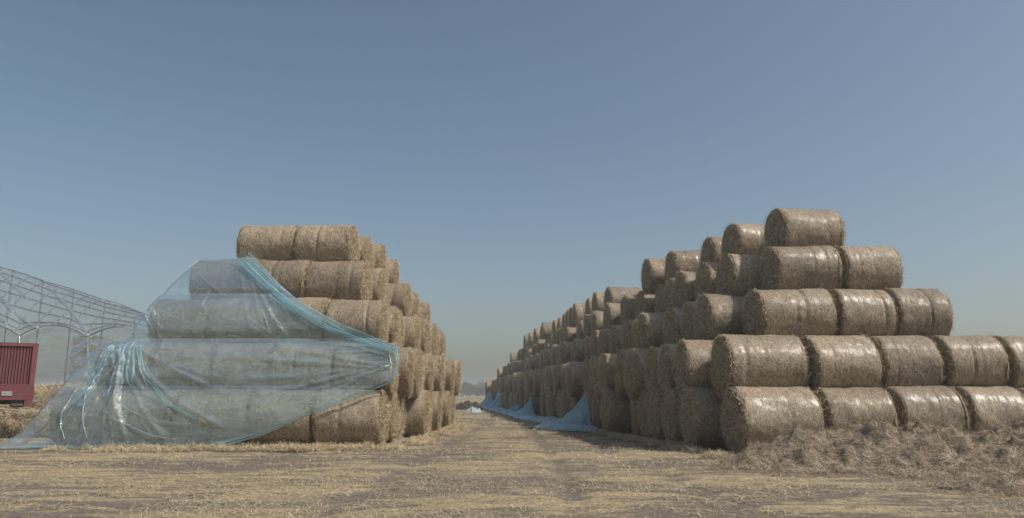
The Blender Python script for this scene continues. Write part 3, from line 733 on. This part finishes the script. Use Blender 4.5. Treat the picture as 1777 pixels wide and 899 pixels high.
m = MB()
def cblock(c, size, bev=.02):
    import bmesh
    bm = bmesh.new(); bmesh.ops.create_cube(bm, size=1); bmesh.ops.scale(bm, vec=size, verts=bm.verts)
    bmesh.ops.bevel(bm, geom=bm.edges[:], offset=bev, segments=2, affect='EDGES')
    me = bpy.data.meshes.new("concrete_block"); bm.to_mesh(me); bm.free(); me.materials.append(M_conc)
    o = bpy.data.objects.new("concrete_block", me); col.objects.link(o); o.location = c; return o
o = cblock((-11.62, 16.15, .1), (1.1, .4, .22)); o.rotation_euler = (0, 0, R(32)); tag(o, "grey concrete block on the ground in front of the trailer wheel", "concrete block")

# ------------------------------------------------------------ plastic greenhouse
gh = empty("greenhouse", (-22, 35, 0)); tag(gh, "half-stripped plastic greenhouse with a sagging tube lattice roof behind the trailer", "greenhouse")
go = np.array((-22, 35, 0.))
def roof(s, t):
    """s along the building (0 at the frame edge), t from eave (0) to ridge (1)"""
    s = np.asarray(s, float); t = np.asarray(t, float)
    xe = -23.6 + 8.4 * s; ye = 34 + 1.2 * s
    sc = np.abs(np.sin((s * 2.95 + .58) * np.pi)) ** .8
    ze = 3.72 + .55 * sc * np.clip(1 - t / .3, 0, 1) + .3 * np.clip(t / .3, 0, 1) - .1 * s
    xr = -28.0 + 8.6 * s; yr = 40.2 + 0 * s; zr = 7.95 - 2.65 * s + .05 * np.abs(np.sin(s * 9.4)) - .5 * np.maximum(0, s - .8)
    bulge = np.sin(np.pi * t) * .12
    return np.stack([xe + (xr - xe) * t, ye + (yr - ye) * t - bulge * .6, ze + (zr - ze) * t + bulge], -1)
S0, S1 = -.35, 1.12
ss, ts = np.meshgrid(np.linspace(S0, S1, 120), np.linspace(0, 1, 40), indexing='ij')
Pr = roof(ss, ts); Pr[..., 2] -= .05 + .03 * np.abs(fbm(ss * 30, ts * 12, 3))
m = MB(); m.add(Pr.reshape(-1, 3) - go, grid_faces(120, 40)); m.build("roof_film", M_gfilm, gh)
m = MB(); q = np.linspace(0, 1, 50); rs = np.random.default_rng(5)
q = np.linspace(0, 1, 90)
m.tube(roof(S0 + (S1 - S0) * q, 0 * q) - go, .03, 5); m.tube(roof(S0 + (S1 - S0) * q, 0 * q + .06) - go, .022, 5); m.tube(roof(S0 + (S1 - S0) * q, 0 * q + 1) - go, .03, 5)
for k in range(-5, 7):      # long shallow diagonals
    t = .18 * k + .62 * (q - .1) + .012 * np.sin(q * 9 + k); s = S0 + (S1 - S0) * q; ok = (t > 0) & (t < 1)
    if ok.sum() > 8: m.tube(roof(s[ok], 1 - t[ok]) - go, .024, 5)
for s0 in np.arange(S0 - .3, S1, .095):      # steep crossing hoops
    s = s0 + q * .30 + rs.normal(0, .006); ok = (s > S0) & (s < S1)
    if ok.sum() > 8: m.tube(roof(s[ok], q[ok]) - go, .032, 5)
m.build("roof_lattice", M_steel, gh)
m = MB()
for s0 in (-.20, .14, .48, .82, 1.1):
    p = roof(np.array(s0), np.array(0.)); m.tube(np.array([(p[0], p[1], 0), (p[0], p[1], p[2])]) - go, .035, 8)
for s0 in np.arange(-.3, 1.1, .2):
    p = roof(np.array(s0), np.array(1.)); m.tube(np.array([(p[0], p[1], 0), (p[0], p[1], p[2])]) - go, .035, 8)
m.build("frame_post", M_steel, gh)
m = MB()
for (sa, ta, sb, tb, r_) in [(-.02, .98, .20, .50, .035), (.33, .86, .50, .02, .04), (.02, .50, .12, .25, .06), (.12, .25, .24, .0, .03), (.05, .12, .09, .02, .04), (.75, .75, .84, .6, .03), (.66, .95, .80, .93, .025), (.62, .02, .72, .0, .03)]:
    q = np.linspace(0, 1, 24); s = sa + (sb - sa) * q + .008 * np.sin(q * 5); t = ta + (tb - ta) * q; V = roof(s, t) - go; V[:, 1] -= .08; V[:, 2] -= .02
    m.tube(V, 1.5 * r_ * (.4 + .9 * vnoise(q * 8, q * 0 + sa * 9, 4)), 6)
m.build("highlight_streak", M_gstreak, gh)  # white tubes along bunched roof film, painted highlights in place of reflections
def hang(xa, ya, xb, yb, ztop, zbot, seed, mat, name, amp=.08):
    u, v = np.meshgrid(np.linspace(0, 1, 90), np.linspace(0, 1, 60), indexing='ij')
    zt = ztop(u); zb = zbot(u); z = zt + (zb - zt) * v
    dx, dy = xb - xa, yb - ya; l = math.hypot(dx, dy); off = amp * fbm(u * 3 + v * .8, v * 9 - u * 3, seed, 4) + amp * .6 * np.sin(v * 22 + u * 5 + 3 * vnoise(u * 3, v * 3, seed))
    x = xa + dx * u - off * dy / l; y = ya + dy * u - off * dx / l
    m = MB(); m.add(np.stack([x, y, z], -1).reshape(-1, 3) - go, grid_faces(90, 60)); return m.build(name, mat, gh)
hang(-19.3, 33.0, -16.9, 33.2, lambda u: 3.6 - .6 * u + .3 * np.sin(u * 3), lambda u: 1.35 + .25 * u, 7, M_gsheet, "hanging_film", .10)
eave = lambda x: roof((x + 23.6) / 8.4, 0 * x)[..., 2] - .04
hang(-27, 34.05, -19.2, 34.6, lambda u: eave(-27 + 7.8 * u), lambda u: .1 + 0 * u, 9, M_gfilm, "wall_film", .05)
hang(-19.2, 34.6, -14.5, 35.2, lambda u: eave(-19.2 + 4.7 * u), lambda u: .1 + 0 * u, 10, M_gfilm, "wall_film", .05)
m = MB(); pa = roof(np.array(.48), np.array(0.)) ; q = np.linspace(0, 1, 20)
m.tube(np.stack([pa[0] + q * .45, pa[1] + q * -.3, pa[2] - q * 1.6], 1) - go, .03, 6)
pa = roof(np.array(.14), np.array(0.)); m.tube(np.stack([pa[0] + q * .35, pa[1] - q * .3, pa[2] - q * 1.1], 1) - go, .03, 6)
m.tube(np.stack([-19.1 + q * .7, 32.85 + 0 * q, 3.1 + q * .5], 1) - go, .022, 6); m.tube(np.stack([-19.2 + q * .6, 32.85 + 0 * q, 2.75 + q * .42], 1) - go, .018, 6)
m.build("torn_strip", M_gstreak, gh)  # strips below the eave carry the same painted highlight white

# ------------------------------------------------------------ end of the lane: soil heap, plastic rubbish, far trees
def mound(name, loc, sx, sy, h, mat, label, cat, seed, rough=.3):
    u, v = np.meshgrid(np.linspace(-1, 1, 70), np.linspace(-1, 1, 50), indexing='ij'); rr = np.clip(1 - (u * u + v * v), 0, 1) ** .7
    z = h * rr * (1 + rough * fbm(u * 5 + seed, v * 5, seed, 4) * 2) - .03
    m = MB(); m.add(np.stack([u * sx, v * sy, z], -1).reshape(-1, 3), grid_faces(70, 50)); o = m.build(name, mat); o.location = loc; return tag(o, label, cat)
mound("soil_heap", (-3.2, 56, 0), 1.1, 1.6, .55, M_soil, "dark soil heap at the far end of the lane, left of centre", "soil heap", 3)
mound("soil_heap", (-4.6, 58, 0), .9, 1.4, .42, M_soil, "smaller dark soil heap farther left at the end of the lane", "soil heap", 5)
mound("plastic_rubbish", (-2.35, 47.5, 0), .55, .8, .24, M_white, "crumpled white plastic lying at the end of the lane before the soil heap", "plastic rubbish", 8, .8)
mound("straw_bank", (-6, 95, 0), 14, 3, .45, M_end, "low pale straw bank across the field beyond the lane", "straw bank", 12, .5)
GT = "hazy trees on the horizon"
def tree(x, y, h, w, label, seed):
    r = np.random.default_rng(seed); root = empty("distant_tree", (x, y, 0)); m = MB()
    q = np.linspace(0, 1, 8); m.tube(np.stack([.15 * np.sin(q * 3 + seed), 0 * q, q * h * .7], 1), np.linspace(.22, .08, 8), 8)
    for k in range(6):
        a = r.random() * 6.28; b = h * (.3 + .06 * k); L = w * .35
        m.tube(np.array([(0, 0, b), (L * .5 * math.cos(a), L * .5 * math.sin(a), b + L * .4), (L * math.cos(a), L * math.sin(a), b + L)]), np.array([.09, .06, .03]), 5)
    m.build("trunk", M_bark, root); m = MB(); nb = 14
    C = np.stack([r.normal(0, w * .27, nb), r.normal(0, w * .27, nb), h * r.uniform(.32, .88, nb)], 1); Rb = r.uniform(.14, .26, nb) * w
    n = 4200; ib = r.integers(0, nb, n); d = r.normal(0, 1, (n, 3)); d /= np.linalg.norm(d, axis=1)[:, None]
    P = C[ib] + d * (Rb[ib] * r.random(n) ** .4)[:, None] * [1, 1, .8]
    P[:, 2] = np.clip(P[:, 2], .4, None)
    strands(m, P, r.normal(0, 1, (n, 3)), d + r.normal(0, .5, (n, 3)), r.uniform(.2, .5, n), r.uniform(.15, .3, n), 0, .2, 1)
    m.build("crown", M_leaf, root); tag(root, label, "tree", GT)
tx = [(-27, 5.6, 7), (-21.5, 4.6, 5.5), (-19.3, 5.6, 6.5), (-15.8, 5.0, 6), (-12.6, 4.4, 6), (-9.0, 5.4, 7), (-33, 6, 8), (-40, 5, 8), (-48, 6, 8), (-4, 5, 7)]
desc = ["rounded hazy tree just beside the left stack's edge on the horizon", "small hazy tree, second from the left stack on the horizon", "taller hazy tree left of the gap's middle on the horizon",
        "hazy tree in the middle of the gap on the horizon", "low hazy tree right of the gap's middle on the horizon", "rounded hazy tree beside the right stack's far end",
        "tree hidden behind the left stack", "tree far behind the left stack", "leftmost far tree behind the left stack", "tree behind the far end of the right stack"]
for k, (x, h, w) in enumerate(tx[:6]): tree(x, 280 + 6 * math.sin(k * 2.3), h, w, desc[k], 100 + k)
m = MB(); n = 26000; P = np.stack([rng.uniform(-420, 420, n), 330 + rng.normal(0, 4, n), rng.uniform(.2, 1, n)], 1)
P[:, 2] *= 2.2 + 2.6 * vnoise(P[:, 0] * .06, P[:, 1] * 0, 90)
strands(m, P - np.array([0, 330, 0]), rng.normal(0, 1, (n, 3)), rng.normal(0, 1, (n, 3)), rng.uniform(1., 1.8, n), rng.uniform(.7, 1.4, n), 0, .2, 1)
o = m.build("far_hedgerow", M_leaf); o.location = (0, 330, 0); tag(o, "continuous far hedgerow along the horizon", "hedgerow", kind="stuff")

# ------------------------------------------------------------ haze
HAZE = True
if HAZE:
    m = MB(); m.box((0, 1690, 4.5), (2900, 3480, 11.6)); o = m.build("haze", [])
    hm = bpy.data.materials.new("haze_air"); hm.use_nodes = True; nt = hm.node_tree; nt.nodes.remove(nt.nodes["Principled BSDF"])
    pv = nt.nodes.new("ShaderNodeVolumePrincipled"); pv.inputs["Color"].default_value = (.86, .9, .95, 1); pv.inputs["Density"].default_value = .0018; pv.inputs["Anisotropy"].default_value = .3
    nt.links.new(pv.outputs[0], nt.nodes["Material Output"].inputs["Volume"]); o.data.materials.clear(); o.data.materials.append(hm); tag(o, "pale summer haze over the yard", "haze", kind="stuff")
